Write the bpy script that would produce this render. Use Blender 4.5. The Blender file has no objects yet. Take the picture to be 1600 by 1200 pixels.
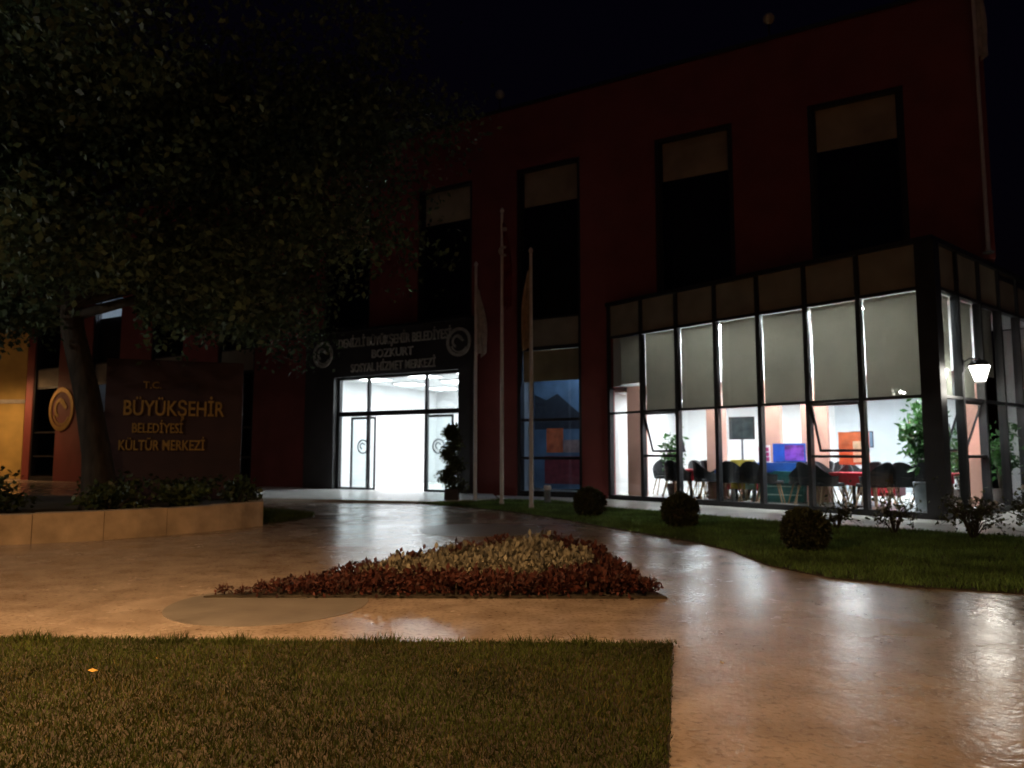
import bpy, math, random
import numpy as np
from mathutils import Vector, Matrix
random.seed(7); rng = np.random.default_rng(7)
PI = math.pi; R = math.radians
S = bpy.context.scene
COL = S.collection

# ------------------------------------------------------------------ camera, sky, light, exposure
cd = bpy.data.cameras.new('camera'); cam = bpy.data.objects.new('camera', cd); COL.objects.link(cam)
cam.location = (0, 0, 1.3); cam.rotation_euler = (R(90 + 5.365), 0, 0)
cd.sensor_width = 36; cd.lens = 36 * 1150 / 1600; cd.clip_end = 1000; cd.clip_start = 0.05
S.camera = cam
cd.dof.use_dof = True; cd.dof.focus_distance = 3.5; cd.dof.aperture_fstop = 2.6      # handheld night shot, focused short
W = bpy.data.worlds.new('World'); S.world = W; W.use_nodes = True
wn = W.node_tree; wn.nodes.clear()
wo = wn.nodes.new('ShaderNodeOutputWorld'); bg = wn.nodes.new('ShaderNodeBackground')
sk = wn.nodes.new('ShaderNodeTexSky'); sk.sky_type = 'NISHITA'; sk.sun_disc = False
sk.sun_elevation = R(-4); sk.sun_rotation = R(150)
bg.inputs['Strength'].default_value = 0.032
tint = wn.nodes.new('ShaderNodeMix'); tint.data_type = 'RGBA'; tint.blend_type = 'MULTIPLY'; tint.inputs[0].default_value = 1
tint.inputs[7].default_value = (0.55, 0.38, 1.0, 1); wn.links.new(sk.outputs[0], tint.inputs[6]); wn.links.new(tint.outputs[2], bg.inputs['Color']); wn.links.new(bg.outputs[0], wo.inputs[0])
sd = bpy.data.lights.new('moonlight', 'SUN'); sd.energy = 0.004; sd.angle = R(0.5); sd.color = (0.8, 0.88, 1)
sun = bpy.data.objects.new('moonlight', sd); COL.objects.link(sun); sun.rotation_euler = (R(40), 0, R(-35))
S.view_settings.view_transform = 'Standard'; S.view_settings.look = 'None'
S.view_settings.exposure = 1.6; S.view_settings.gamma = 1; S.view_settings.use_curve_mapping = False
S.cycles.use_denoising = True
S.cycles.max_bounces = 6; S.cycles.diffuse_bounces = 3; S.cycles.glossy_bounces = 3
S.cycles.transmission_bounces = 6; S.cycles.transparent_max_bounces = 24
S.cycles.caustics_reflective = False; S.cycles.caustics_refractive = False
S.cycles.sample_clamp_indirect = 4

SODIUM = (1.0, 0.57, 0.25); WHITE = (0.93, 0.97, 1.0)
P_NEAR, P_BACK, P_FAR, P_LANTERN, P_POST = 690.0, 1150.0, 200.0, 7.0, 80.0      # lamp watts
L_HALL, L_CAFE, L_PAV, L_SMALL = 8.0, 22.0, 60.0, 9.0         # ceiling panel radiance

# ------------------------------------------------------------------ materials
def nodes(m):
    m.use_nodes = True; nt = m.node_tree
    return nt, nt.nodes, nt.links, nt.nodes['Principled BSDF']
def mat(name, col, rough=0.7, metal=0.0, var=0.15, scale=6.0, bump=0.0, bscale=40.0, spec=0.5, coat=0, island=False, trans=0.0, stretch=(1,1,1)):
    m = bpy.data.materials.new(name); nt, N, L, p = nodes(m)
    p.inputs['Roughness'].default_value = rough; p.inputs['Metallic'].default_value = metal
    p.inputs['Specular IOR Level'].default_value = spec; p.inputs['Coat Weight'].default_value = coat
    tc = N.new('ShaderNodeTexCoord'); mp = N.new('ShaderNodeMapping'); mp.inputs['Scale'].default_value = stretch
    L.new(tc.outputs['Object'], mp.inputs[0])
    ns = N.new('ShaderNodeTexNoise'); ns.inputs['Scale'].default_value = scale; ns.inputs['Detail'].default_value = 5
    L.new(mp.outputs[0], ns.inputs['Vector'])
    rp = N.new('ShaderNodeValToRGB')
    lo = [c * (1 - var * 1.6) for c in col]; hi = [min(1, c * (1 + var * 1.6)) for c in col]
    rp.color_ramp.elements[0].position = 0.3; rp.color_ramp.elements[1].position = 0.7
    rp.color_ramp.elements[0].color = (*lo, 1); rp.color_ramp.elements[1].color = (*hi, 1)
    L.new(ns.outputs['Fac'], rp.inputs[0]); out = rp.outputs[0]
    if island:
        g = N.new('ShaderNodeNewGeometry'); mr = N.new('ShaderNodeMapRange')
        mr.inputs[3].default_value = 0.55; mr.inputs[4].default_value = 1.5
        L.new(g.outputs['Random Per Island'], mr.inputs[0])
        mx = N.new('ShaderNodeVectorMath'); mx.operation = 'SCALE'
        L.new(out, mx.inputs[0]); L.new(mr.outputs[0], mx.inputs['Scale']); out = mx.outputs[0]
    L.new(out, p.inputs['Base Color'])
    if bump:
        nb = N.new('ShaderNodeTexNoise'); nb.inputs['Scale'].default_value = bscale; nb.inputs['Detail'].default_value = 4
        L.new(mp.outputs[0], nb.inputs['Vector'])
        b = N.new('ShaderNodeBump'); b.inputs['Strength'].default_value = bump; b.inputs['Distance'].default_value = 0.02
        L.new(nb.outputs['Fac'], b.inputs['Height']); L.new(b.outputs[0], p.inputs['Normal'])
    if trans:
        tr = N.new('ShaderNodeBsdfTranslucent'); L.new(out, tr.inputs[0])
        ms = N.new('ShaderNodeMixShader'); ms.inputs[0].default_value = trans
        L.new(p.outputs[0], ms.inputs[1]); L.new(tr.outputs[0], ms.inputs[2])
        L.new(ms.outputs[0], N['Material Output'].inputs[0])
    return m
def glow(name, col, st):
    m = bpy.data.materials.new(name); nt, N, L, p = nodes(m); N.remove(p)
    e = N.new('ShaderNodeEmission'); e.inputs[0].default_value = (*col, 1); e.inputs[1].default_value = st
    L.new(e.outputs[0], N['Material Output'].inputs[0]); return m
def glassm(name, tint=(0.93, 0.96, 0.96), k=1.0, rough=0.0):
    m = bpy.data.materials.new(name); nt, N, L, p = nodes(m); N.remove(p)
    t = N.new('ShaderNodeBsdfTransparent'); t.inputs[0].default_value = (*tint, 1)
    g = N.new('ShaderNodeBsdfGlossy'); g.inputs['Roughness'].default_value = rough
    f = N.new('ShaderNodeFresnel')
    ge = N.new('ShaderNodeNewGeometry'); ir = N.new('ShaderNodeMapRange'); ir.inputs[3].default_value = 1.5; ir.inputs[4].default_value = 1/1.5
    L.new(ge.outputs['Backfacing'], ir.inputs[0]); L.new(ir.outputs[0], f.inputs[0])      # same reflectance from both sides of the thin pane
    mu = N.new('ShaderNodeMath'); mu.operation = 'MULTIPLY'; mu.inputs[1].default_value = k
    mx = N.new('ShaderNodeMixShader')
    L.new(f.outputs[0], mu.inputs[0]); L.new(mu.outputs[0], mx.inputs[0])
    L.new(t.outputs[0], mx.inputs[1]); L.new(g.outputs[0], mx.inputs[2])
    L.new(mx.outputs[0], N['Material Output'].inputs[0]); return m
def paving(name):
    m = bpy.data.materials.new(name); nt, N, L, p = nodes(m)
    tc = N.new('ShaderNodeTexCoord')
    a = N.new('ShaderNodeTexNoise'); a.inputs['Scale'].default_value = 0.55; a.inputs['Detail'].default_value = 6; a.inputs['Roughness'].default_value = 0.62
    b = N.new('ShaderNodeTexNoise'); b.inputs['Scale'].default_value = 3.2; b.inputs['Detail'].default_value = 6
    for n in (a, b): L.new(tc.outputs['Object'], n.inputs['Vector'])
    r1 = N.new('ShaderNodeValToRGB'); e = r1.color_ramp.elements
    e[0].position = 0.34; e[0].color = (0.36, 0.29, 0.235, 1); e[1].position = 0.68; e[1].color = (0.45, 0.375, 0.315, 1)
    L.new(a.outputs['Fac'], r1.inputs[0])
    r2 = N.new('ShaderNodeValToRGB'); e = r2.color_ramp.elements
    e[0].position = 0.36; e[0].color = (0.74, 0.70, 0.66, 1); e[1].position = 0.66; e[1].color = (1.08, 1.07, 1.05, 1)
    L.new(b.outputs['Fac'], r2.inputs[0])
    mx = N.new('ShaderNodeMix'); mx.data_type = 'RGBA'; mx.blend_type = 'MULTIPLY'; mx.inputs[0].default_value = 1
    L.new(r1.outputs[0], mx.inputs[6]); L.new(r2.outputs[0], mx.inputs[7])
    sp = N.new('ShaderNodeTexNoise'); sp.inputs['Scale'].default_value = 26; sp.inputs['Detail'].default_value = 4; L.new(tc.outputs['Object'], sp.inputs['Vector'])
    r3 = N.new('ShaderNodeValToRGB'); e = r3.color_ramp.elements
    e[0].position = 0.30; e[0].color = (0.62, 0.58, 0.54, 1); e[1].position = 0.50; e[1].color = (1, 1, 1, 1); L.new(sp.outputs['Fac'], r3.inputs[0])
    m3 = N.new('ShaderNodeMix'); m3.data_type = 'RGBA'; m3.blend_type = 'MULTIPLY'; m3.inputs[0].default_value = 1
    L.new(mx.outputs[2], m3.inputs[6]); L.new(r3.outputs[0], m3.inputs[7]); L.new(m3.outputs[2], p.inputs['Base Color'])
    rr = N.new('ShaderNodeMapRange'); rr.inputs[1].default_value = 0.3; rr.inputs[2].default_value = 0.7
    rr.inputs[3].default_value = 0.15; rr.inputs[4].default_value = 0.33
    L.new(a.outputs['Fac'], rr.inputs[0]); L.new(rr.outputs[0], p.inputs['Roughness'])
    # stamped-slate relief
    v = N.new('ShaderNodeTexNoise'); v.inputs['Scale'].default_value = 11; v.inputs['Detail'].default_value = 5; v.inputs['Distortion'].default_value = 1.2
    L.new(tc.outputs['Object'], v.inputs['Vector'])
    c = N.new('ShaderNodeTexNoise'); c.inputs['Scale'].default_value = 1.7; c.inputs['Detail'].default_value = 2
    L.new(tc.outputs['Object'], c.inputs['Vector'])
    b1 = N.new('ShaderNodeBump'); b1.inputs['Strength'].default_value = 0.12; b1.inputs['Distance'].default_value = 0.03
    b2 = N.new('ShaderNodeBump'); b2.inputs['Strength'].default_value = 0.12; b2.inputs['Distance'].default_value = 0.05
    L.new(v.outputs['Fac'], b1.inputs['Height']); L.new(c.outputs['Fac'], b2.inputs['Height'])
    L.new(b1.outputs[0], b2.inputs['Normal']); L.new(b2.outputs[0], p.inputs['Normal'])
    p.inputs['Specular IOR Level'].default_value = 0.85
    return m

M = dict(
 paving=paving('stamped_concrete'),
 grey_patch=mat('grey_disc', (0.20, 0.18, 0.16), 0.34, var=0.12, scale=3, bump=0.12, bscale=12),
 soil=mat('soil', (0.045, 0.035, 0.022), 0.95, var=0.3, scale=4, bump=0.5, bscale=30),
 terrain=mat('terrain', (0.05, 0.05, 0.045), 0.9, var=0.3, scale=0.5),
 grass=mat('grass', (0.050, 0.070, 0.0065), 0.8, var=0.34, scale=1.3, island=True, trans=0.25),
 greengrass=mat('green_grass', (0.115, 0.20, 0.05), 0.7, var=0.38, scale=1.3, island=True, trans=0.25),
 drygrass=mat('dry_grass', (0.080, 0.064, 0.012), 0.85, var=0.3, scale=1.5, island=True, trans=0.2),
 leaf=mat('leaf', (0.075, 0.118, 0.062), 0.55, var=0.3, scale=0.8, island=True, trans=0.3),
 shrub=mat('shrub_leaf', (0.055, 0.075, 0.022), 0.5, var=0.3, scale=2, island=True, trans=0.25),
 box=mat('boxwood_leaf', (0.055, 0.062, 0.02), 0.55, var=0.3, scale=4, island=True, trans=0.2),
 indoor=mat('indoor_leaf', (0.05, 0.14, 0.035), 0.4, var=0.25, scale=5, island=True, trans=0.3),
 redleaf=mat('red_leaf', (0.075, 0.018, 0.011), 0.7, var=0.35, scale=3, island=True, trans=0.25),
 goldleaf=mat('gold_leaf', (0.25, 0.225, 0.155), 0.75, var=0.35, scale=5, island=True, trans=0.25),
 bark=mat('bark', (0.036, 0.028, 0.020), 0.95, var=0.35, scale=9, bump=0.8, bscale=14, stretch=(1, 1, 0.25)),
 stem=mat('stem', (0.05, 0.04, 0.025), 0.85),
 red=mat('red_cladding', (0.25, 0.055, 0.048), 0.62, var=0.10, scale=1.2, bump=0.05, bscale=50),
 brick=mat('brick_paint', (0.55, 0.30, 0.235), 0.6, var=0.08, scale=2),
 dark=mat('dark_aluminium', (0.032, 0.032, 0.035), 0.42, metal=0.25, var=0.1, scale=3),
 portal=mat('portal_panel', (0.05, 0.045, 0.045), 0.45, var=0.12, scale=1.5),
 beige=mat('beige_panel', (0.30, 0.25, 0.175), 0.6, var=0.12, scale=1.5),
 blind=mat('roller_blind', (0.62, 0.60, 0.53), 0.85, var=0.04, scale=2, trans=0.24),
 upblind=mat('upper_blind', (0.62, 0.47, 0.28), 0.85, var=0.15, scale=1.2),
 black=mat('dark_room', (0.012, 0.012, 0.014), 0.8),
 white=mat('white_plaster', (0.80, 0.81, 0.82), 0.7, var=0.03, scale=2),
 greyblue=mat('grey_blue_wall', (0.50, 0.54, 0.58), 0.7, var=0.04, scale=2),
 tile=mat('pale_floor', (0.80, 0.79, 0.76), 0.22, var=0.06, scale=1.5),
 pale=mat('pale_stone', (0.52, 0.49, 0.44), 0.35, var=0.12, scale=2.2, bump=0.08, bscale=14),
 stone=mat('planter_stone', (0.47, 0.345, 0.22), 0.75, var=0.22, scale=2.6, bump=0.35, bscale=16),
 steel=mat('painted_pole', (0.72, 0.66, 0.60), 0.4, var=0.06),
 brass=mat('brass_letters', (0.40, 0.24, 0.07), 0.5, metal=0.6, var=0.1),
 plate=mat('sign_letters', (0.42, 0.38, 0.32), 0.45, var=0.12),
 ochre=mat('ochre_render', (0.58, 0.40, 0.12), 0.8, var=0.14, scale=0.8, bump=0.1),
 roof=mat('roof_tile', (0.25, 0.11, 0.07), 0.8),
 glass=glassm('window_glass'), dglass=glassm('tinted_glass', (0.93, 0.94, 0.95), 1.0),
 frost=glassm('sticker_glass', (0.70, 0.74, 0.76), 0.6, 0.2),
 gl_hall=glow('hall_diffuser', WHITE, L_HALL), gl_cafe=glow('cafe_diffuser', WHITE, L_CAFE), gl_pav=glow('pavilion_diffuser', WHITE, L_PAV),
 gl_small=glow('office_diffuser', (0.55, 0.72, 1.0), L_SMALL), gl_lamp=glow('lantern_glass', (1.0, 0.95, 0.84), 11),
 gl_sod=glow('sodium_glass', SODIUM, 60), gl_tube=glow('tube_lamp', (0.8, 0.9, 1), 22.0),
 chair=mat('black_shell', (0.010, 0.011, 0.014), 0.6, var=0.1), wood=mat('pale_wood', (0.42, 0.28, 0.16), 0.5, scale=4),
 cushion_red=mat('red_fabric', (0.46, 0.02, 0.035), 0.9), maroon=mat('maroon_fabric', (0.10, 0.02, 0.035), 0.9),
 blue=mat('blue_laminate', (0.03, 0.10, 0.42), 0.4), purple=mat('purple_print', (0.22, 0.06, 0.38), 0.5, var=0.5, scale=4),
 teal=mat('teal_plastic', (0.05, 0.20, 0.20), 0.5), mint=mat('mint_paper', (0.45, 0.68, 0.62), 0.7),
 yellow=mat('yellow_board', (0.72, 0.55, 0.08), 0.6), orange=mat('orange_print', (0.62, 0.14, 0.05), 0.6, var=0.3, scale=3),
 cream=mat('cream_print', (0.78, 0.62, 0.42), 0.6), magenta=mat('magenta_card', (0.50, 0.05, 0.18), 0.6),
 tv=mat('television_screen', (0.06, 0.085, 0.09), 0.25), grey=mat('grey_plastic', (0.22, 0.24, 0.26), 0.5),
 doorgrey=mat('grey_door', (0.17, 0.175, 0.19), 0.5), navy=mat('navy_fabric', (0.02, 0.03, 0.10), 0.9),
 printblue=mat('print_sky', (0.10, 0.17, 0.26), 0.6, var=0.2, scale=1.5), printdark=mat('print_roof', (0.02, 0.025, 0.035), 0.6),
 printred=mat('print_red', (0.20, 0.03, 0.04), 0.6, var=0.2), printpink=mat('print_pink', (0.34, 0.22, 0.20), 0.6),
 flagred=mat('flag_red', (0.20, 0.010, 0.014), 0.85, trans=0.2), flagpale=mat('flag_pale', (0.55, 0.48, 0.42), 0.85, trans=0.2),
 flagwarm=mat('flag_warm', (0.55, 0.42, 0.28), 0.85, trans=0.2), pot=mat('clay_pot', (0.05, 0.035, 0.03), 0.7),
 bloom=mat('pale_bloom', (0.62, 0.60, 0.54), 0.7, island=True), fallen=mat('fallen_leaf', (0.55, 0.33, 0.06), 0.8),
)

# ------------------------------------------------------------------ mesh helpers
class MB:
    def __init__(s): s.v = []; s.f = []
    def add(s, vs, fs):
        o = len(s.v); s.v += [tuple(v) for v in vs]; s.f += [tuple(i + o for i in f) for f in fs]; return s
    def box(s, x0, x1, y0, y1, z0, z1):
        return s.add([(x0,y0,z0),(x1,y0,z0),(x1,y1,z0),(x0,y1,z0),(x0,y0,z1),(x1,y0,z1),(x1,y1,z1),(x0,y1,z1)],
                     [(0,3,2,1),(4,5,6,7),(0,1,5,4),(1,2,6,5),(2,3,7,6),(3,0,4,7)])
    def prism(s, poly, z0, z1):
        n = len(poly); a = sum(poly[i][0]*poly[(i+1)%n][1]-poly[(i+1)%n][0]*poly[i][1] for i in range(n))
        if a < 0: poly = poly[::-1]
        return s.add([(x,y,z0) for x,y in poly]+[(x,y,z1) for x,y in poly],
                     [tuple(range(n))[::-1], tuple(range(n,2*n))]+[(i,(i+1)%n,n+(i+1)%n,n+i) for i in range(n)])
    def tube(s, pts, rad, n=8):
        pts = [Vector(p) for p in pts]; rings = []
        if not hasattr(rad, '__len__'): rad = [rad]*len(pts)
        for i, p in enumerate(pts):
            t = (pts[min(i+1,len(pts)-1)] - pts[max(i-1,0)]).normalized()
            a = t.orthogonal().normalized() if abs(t.z) < 0.999 else Vector((1,0,0))
            if i: a = (pa - t * pa.dot(t)).normalized()
            pa = a; b = t.cross(a)
            rings.append([p + (a*math.cos(k*2*PI/n) + b*math.sin(k*2*PI/n))*rad[i] for k in range(n)])
        vs = [v for r in rings for v in r]; m = len(pts)
        fs = [(i*n+k, i*n+(k+1)%n, (i+1)*n+(k+1)%n, (i+1)*n+k) for i in range(m-1) for k in range(n)]
        fs += [tuple(range(n))[::-1], tuple((m-1)*n+k for k in range(n))]
        return s.add(vs, fs)
    def lathe(s, prof, n=20, c=(0,0)):
        m = len(prof)
        vs = [(c[0]+r*math.cos(k*2*PI/n), c[1]+r*math.sin(k*2*PI/n), z) for r, z in prof for k in range(n)]
        fs = [(i*n+k, i*n+(k+1)%n, (i+1)*n+(k+1)%n, (i+1)*n+k) for i in range(m-1) for k in range(n)]
        fs += [tuple(range(n))[::-1], tuple((m-1)*n+k for k in range(n))]
        return s.add(vs, fs)
    def ring_xz(s, cx, cz, r0, r1, y0, y1, a0=0, a1=2*PI, n=40, full=True):
        k = n if full else n + 1
        vs = []
        for i in range(k):
            a = a0 + (a1-a0)*i/n; c, d = math.cos(a), math.sin(a)
            vs += [(cx+r0*c,y0,cz+r0*d),(cx+r1*c,y0,cz+r1*d),(cx+r1*c,y1,cz+r1*d),(cx+r0*c,y1,cz+r0*d)]
        fs = []
        for i in range(n):
            j = (i+1) % k; A, B = i*4, j*4
            for q in range(4): fs.append((A+q, A+(q+1)%4, B+(q+1)%4, B+q))
        return s.add(vs, fs)
def mesh_from(name, v, f, m, smooth=False):
    me = bpy.data.meshes.new(name); me.from_pydata([tuple(p) for p in v], [], f); me.update()
    if m: me.materials.append(m)
    if smooth: me.polygons.foreach_set('use_smooth', [True]*len(me.polygons))
    return me
def fastmesh(name, verts, nper, m):
    """verts (K, nper, 3): K separate polygons of nper corners"""
    K = len(verts); me = bpy.data.meshes.new(name)
    me.vertices.add(K*nper); me.vertices.foreach_set('co', np.asarray(verts, dtype=np.float32).ravel())
    me.loops.add(K*nper); me.loops.foreach_set('vertex_index', np.arange(K*nper, dtype=np.int32))
    me.polygons.add(K); me.polygons.foreach_set('loop_start', np.arange(0, K*nper, nper, dtype=np.int32))
    me.update(calc_edges=True); me.validate(); me.materials.append(m); return me
def link(o, parent=None):
    COL.objects.link(o)
    if parent is not None: o.parent = parent
    return o
def obj(name, g, m, parent=None, smooth=False, bevel=0.0, loc=None, rot=None):
    me = g if isinstance(g, bpy.types.Mesh) else mesh_from(name, g.v, g.f, m, smooth)
    o = link(bpy.data.objects.new(name, me), parent)
    if loc: o.location = loc
    if rot: o.rotation_euler = rot
    if bevel:
        b = o.modifiers.new('bevel', 'BEVEL'); b.width = bevel; b.segments = 2; b.limit_method = 'ANGLE'
    return o
def tag(o, label=None, cat=None, group=None, kind=None):
    if label: o['label'] = label
    if cat: o['category'] = cat
    if group: o['group'] = group
    if kind: o['kind'] = kind
    return o
def thing(name, label, cat, loc=(0,0,0), rz=0, group=None):
    o = link(bpy.data.objects.new(name, None)); o.location = loc; o.rotation_euler = (0,0,rz)
    o.empty_display_size = 0.2
    return tag(o, label, cat, group)
def dup(o, loc, rz=0, label=None, scale=None):
    def cp(a, par):
        c = a.copy(); COL.objects.link(c); c.parent = par
        for ch in a.children: cp(ch, c)
        return c
    r = cp(o, None); r.location = loc; r.rotation_euler = (0,0,rz)
    if scale: r.scale = (scale,)*3
    if label: r['label'] = label
    return r
def box(name, m, parent, *a, bevel=0.0): return obj(name, MB().box(*a), m, parent, bevel=bevel)
def text(name, body, size, depth, m, parent, loc, rot=(R(90),0,0), align='CENTER', width=None):
    cu = bpy.data.curves.new('t', 'FONT'); cu.body = body; cu.size = size; cu.extrude = depth; cu.align_x = align
    cu.offset = size*0.012; cu.resolution_u = 3
    to = bpy.data.objects.new('t', cu); COL.objects.link(to)
    bpy.context.view_layer.update()
    me = bpy.data.meshes.new_from_object(to.evaluated_get(bpy.context.evaluated_depsgraph_get()))
    bpy.data.objects.remove(to); bpy.data.curves.remove(cu)
    me.materials.clear(); me.materials.append(m)
    o = link(bpy.data.objects.new(name, me), parent); o.location = loc; o.rotation_euler = rot
    if width:
        xs = [v.co.x for v in me.vertices]; o.scale.x = width/(max(xs)-min(xs))
    return o
def inpoly(px, py, poly):
    r = np.zeros(len(px), bool); n = len(poly)
    for i in range(n):
        x1,y1 = poly[i]; x2,y2 = poly[(i+1)%n]
        c = ((y1 > py) != (y2 > py)) & (px < (x2-x1)*(py-y1)/((y2-y1) or 1e-9)+x1); r ^= c
    return r
def sample(poly, dens):
    p = np.array(poly); lo, hi = p.min(0), p.max(0)
    n = int((hi-lo).prod()*dens); q = rng.uniform(lo, hi, (n,2)); return q[inpoly(q[:,0], q[:,1], poly)]
def grass(name, q, h, w, z, m):
    n = len(q); a = rng.uniform(0, 2*PI, n); hh = h*rng.uniform(0.5, 1.35, n)
    dx, dy = np.cos(a)*w/2, np.sin(a)*w/2; b = rng.uniform(0, 2*PI, n); ln = hh*rng.uniform(0.1, 0.9, n)
    zz = np.full(n, z)
    v = np.stack([np.stack([q[:,0]-dx, q[:,1]-dy, zz],1), np.stack([q[:,0]+dx, q[:,1]+dy, zz],1),
                  np.stack([q[:,0]+np.cos(b)*ln, q[:,1]+np.sin(b)*ln, zz+hh],1)], 1)
    return fastmesh(name, v, 3, m)
def leaves(name, pts, size, m, nrm=None, aspect=0.55, flat=0.0):
    """folded-diamond leaves, one quad each, at pts"""
    n = len(pts); d = rng.normal(size=(n,3)); d[:,2] *= (1-flat)
    if nrm is not None: d = d*0.8 + nrm
    d /= np.linalg.norm(d, axis=1)[:,None]
    e = np.cross(d, rng.normal(size=(n,3))); e /= np.linalg.norm(e, axis=1)[:,None]
    nn = np.cross(d, e); s = (size*rng.uniform(0.6, 1.4, n))[:,None]
    v = np.stack([pts, pts+d*s*0.5+e*s*aspect*0.5+nn*s*0.1, pts+d*s, pts+d*s*0.5-e*s*aspect*0.5+nn*s*0.1], 1)
    return fastmesh(name, v, 4, m)

# ------------------------------------------------------------------ ground
st = lambda o: tag(o, kind='structure')
st(obj('ground', MB().prism([(-300,-300),(300,-300),(300,300),(-300,300)], -0.6, -0.04), M['terrain']))
plaza = st(obj('plaza_paving', MB().prism([(-32,-12),(16,-12),(16,14),(14,20),(3,27),(-32,50)], -0.3, 0.0), M['paving']))
def disc(cx, cy, r, z0, z1, n=64): return MB().prism([(cx+r*math.cos(i*2*PI/n), cy+r*math.sin(i*2*PI/n)) for i in range(n)], z0, z1)
obj('round_patch', disc(-2.10, 6.52, 0.84, -0.05, 0.004), M['grey_patch'], plaza)  # flat round patches, greyer and darker than the paving around them
obj('round_patch', disc(-0.50, 12.7, 1.06, -0.05, 0.004), M['grey_patch'], plaza)

FL = [(-11,5.42),(-6,5.36),(-3.6,5.30),(-1.2,5.20),(1.09,5.15),(0.64,3.19),(0.2,1.3),(-0.3,-1.2),(-11,-1.2)]
RL = [(-2.75,19.5),(-1.9,18.7),(-1.24,18.05),(0,16.5),(1.0,14.6),(1.67,13.0),(2.25,11.8),(2.74,10.7),(2.93,9.9),(2.94,9.3),(2.96,8.7),(3.31,7.8),
      (4.0,7.24),(4.73,6.95),(7.5,6.3),(13,6.0),(13,9.2),(7.8,11.45),(6.94,12.15),(5.25,13.65),(2.33,17.5),(1.2,19.9),(-0.6,20.6)]
LL = [(-6.0,17.4),(-4.95,16.6),(-4.2,15.85),(-4.05,15.2),(-4.15,14.4),(-4.42,13.7),(-6.5,14)]
for poly in (FL, RL, LL): st(obj('lawn', MB().prism(poly, -0.2, 0.012), M['soil']))
q = sample(FL, 9000); vis = (q[:,1] > 2.4) & (np.abs(q[:,0]) < q[:,1]*0.75+0.6)
q = q[vis | (rng.random(len(q)) < 0.06)]
edge = sample([(-6,5.25),(1.12,5.05),(1.12,5.22),(-6,5.42)], 2600)
edge2 = sample([(0.93,5.15),(1.10,5.15),(0.64,3.1),(0.48,3.1)], 2400)
sel = rng.random(len(q)) < 0.80 + 0.18*np.sin(q[:,0]*2.1+np.sin(q[:,1]*3))*np.sin(q[:,1]*2.7)
tag(obj('lawn_grass', grass('lawn_grass', np.vstack([q[sel], edge, edge2]), 0.026, 0.007, 0.01, M['grass']), None), 'short green grass of the front lawn', 'grass', kind='stuff')
tu = sample([(-6,5.2),(1.08,5.02),(1.08,5.17),(-6,5.40)], 3200)
tu = tu[np.sin(tu[:,0]*5.3)+np.sin(tu[:,0]*13.1+1)+.6*np.sin(tu[:,0]*29) > .55]
tag(obj('edge_tufts', grass('edge_tufts', tu, 0.065, 0.008, 0.01, M['grass']), None), 'longer grass tufts along the far edge of the front lawn', 'grass', kind='stuff')
tag(obj('dry_grass', grass('dry_grass', q[~sel], 0.027, 0.007, 0.01, M['drygrass']), None), 'dry straw-coloured blades in the front lawn', 'grass', kind='stuff')
q = sample(RL, 1500); q = q[(q[:,0] < q[:,1]*0.78+0.5)]
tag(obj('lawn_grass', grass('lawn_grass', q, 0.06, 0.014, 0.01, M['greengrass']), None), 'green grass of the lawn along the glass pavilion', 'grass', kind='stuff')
q = sample(LL, 1500)
tag(obj('lawn_grass', grass('lawn_grass', q, 0.07, 0.014, 0.01, M['grass']), None), 'dark grass wedge at the end of the planter', 'grass', kind='stuff')
def fallen_leaf(x, y, z, a, label):
    g = MB().add([(-0.026,0,0.004),(0,-0.014,0.0),(0.03,0,0.006),(0,0.016,0.010)], [(0,1,2),(0,2,3)]).add([(0.038,0,0.005),(0.06,0.004,0.01),(0.055,0.008,0.006)], [(0,1,2)])
    o = obj('fallen_leaf', g, M['fallen'], loc=(x,y,z), rot=(0.15,0.2,a)); tag(o, label, 'leaf', 'fallen leaves')
fallen_leaf(-2.41, 4.36, 0.055, 0.6, 'yellow fallen leaf on the front lawn, left one of two')
fallen_leaf(-2.14, 4.60, 0.055, 2.2, 'yellow fallen leaf on the front lawn, right one of two')
fallen_leaf(1.30, 4.70, 0.004, 1.0, 'brown fallen leaf on the paving right of the front lawn')

# ------------------------------------------------------------------ main building (local x along facade, y inward)
P0 = Vector((-3.6855, 24.4477, 0)); RB = R(-30)
B = thing('municipal_building', 'dark red two storey municipal building with tall dark windows behind the plaza', 'building', P0, RB)
def bw(x, y, z=0): c, s = math.cos(RB), math.sin(RB); return Vector((P0.x+c*x-s*y, P0.y+s*x+c*y, z))
ROOF = 12.1; XL, XR, XU = -23.4, 16.25, 16.72; OPEN = 7.45; CEIL = 3.15
bays = [(-22.75,-20.6,'g'),(-17.95,-15.8,'g'),(-13.6,-11.45,'g'),(-9.3,-7.15,'g'),(-3.6,-1.45,'p'),(0.62,2.77,'p'),(4.42,6.57,'g'),(8.88,11.03,'v'),(12.92,15.07,'v')]
BOT = {'g': 0.1, 'p': 5.62, 'v': 5.62}
x = XL; T = 0.35
def wallseg(x0, x1, z0, z1): box('wall', M['red'], B, x0, x1, 0, T, z0, z1)
for (a, b, k) in bays:
    base = CEIL if x > OPEN - 0.3 else 0.0
    if x < OPEN < a: wallseg(x, OPEN, 0, 10.1); wallseg(OPEN, a, CEIL, 10.1)
    elif k == 'p' and x < -4.1: wallseg(x, -4.1, 0, 10.1); wallseg(-4.1, a, 3.95, 10.1)
    else: wallseg(x, a, 3.95 if (x > -4 and a < 2.5) else base, 10.1)
    if k == 'p': wallseg(a, b, 3.95, BOT[k])
    if k == 'v': wallseg(a, b, CEIL, BOT[k])
    if k == 'g': box('plinth', M['dark'], B, a, b, 0.02, T, 0, 0.1)
    x = b
wallseg(x, XR, CEIL, 10.1)
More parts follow.
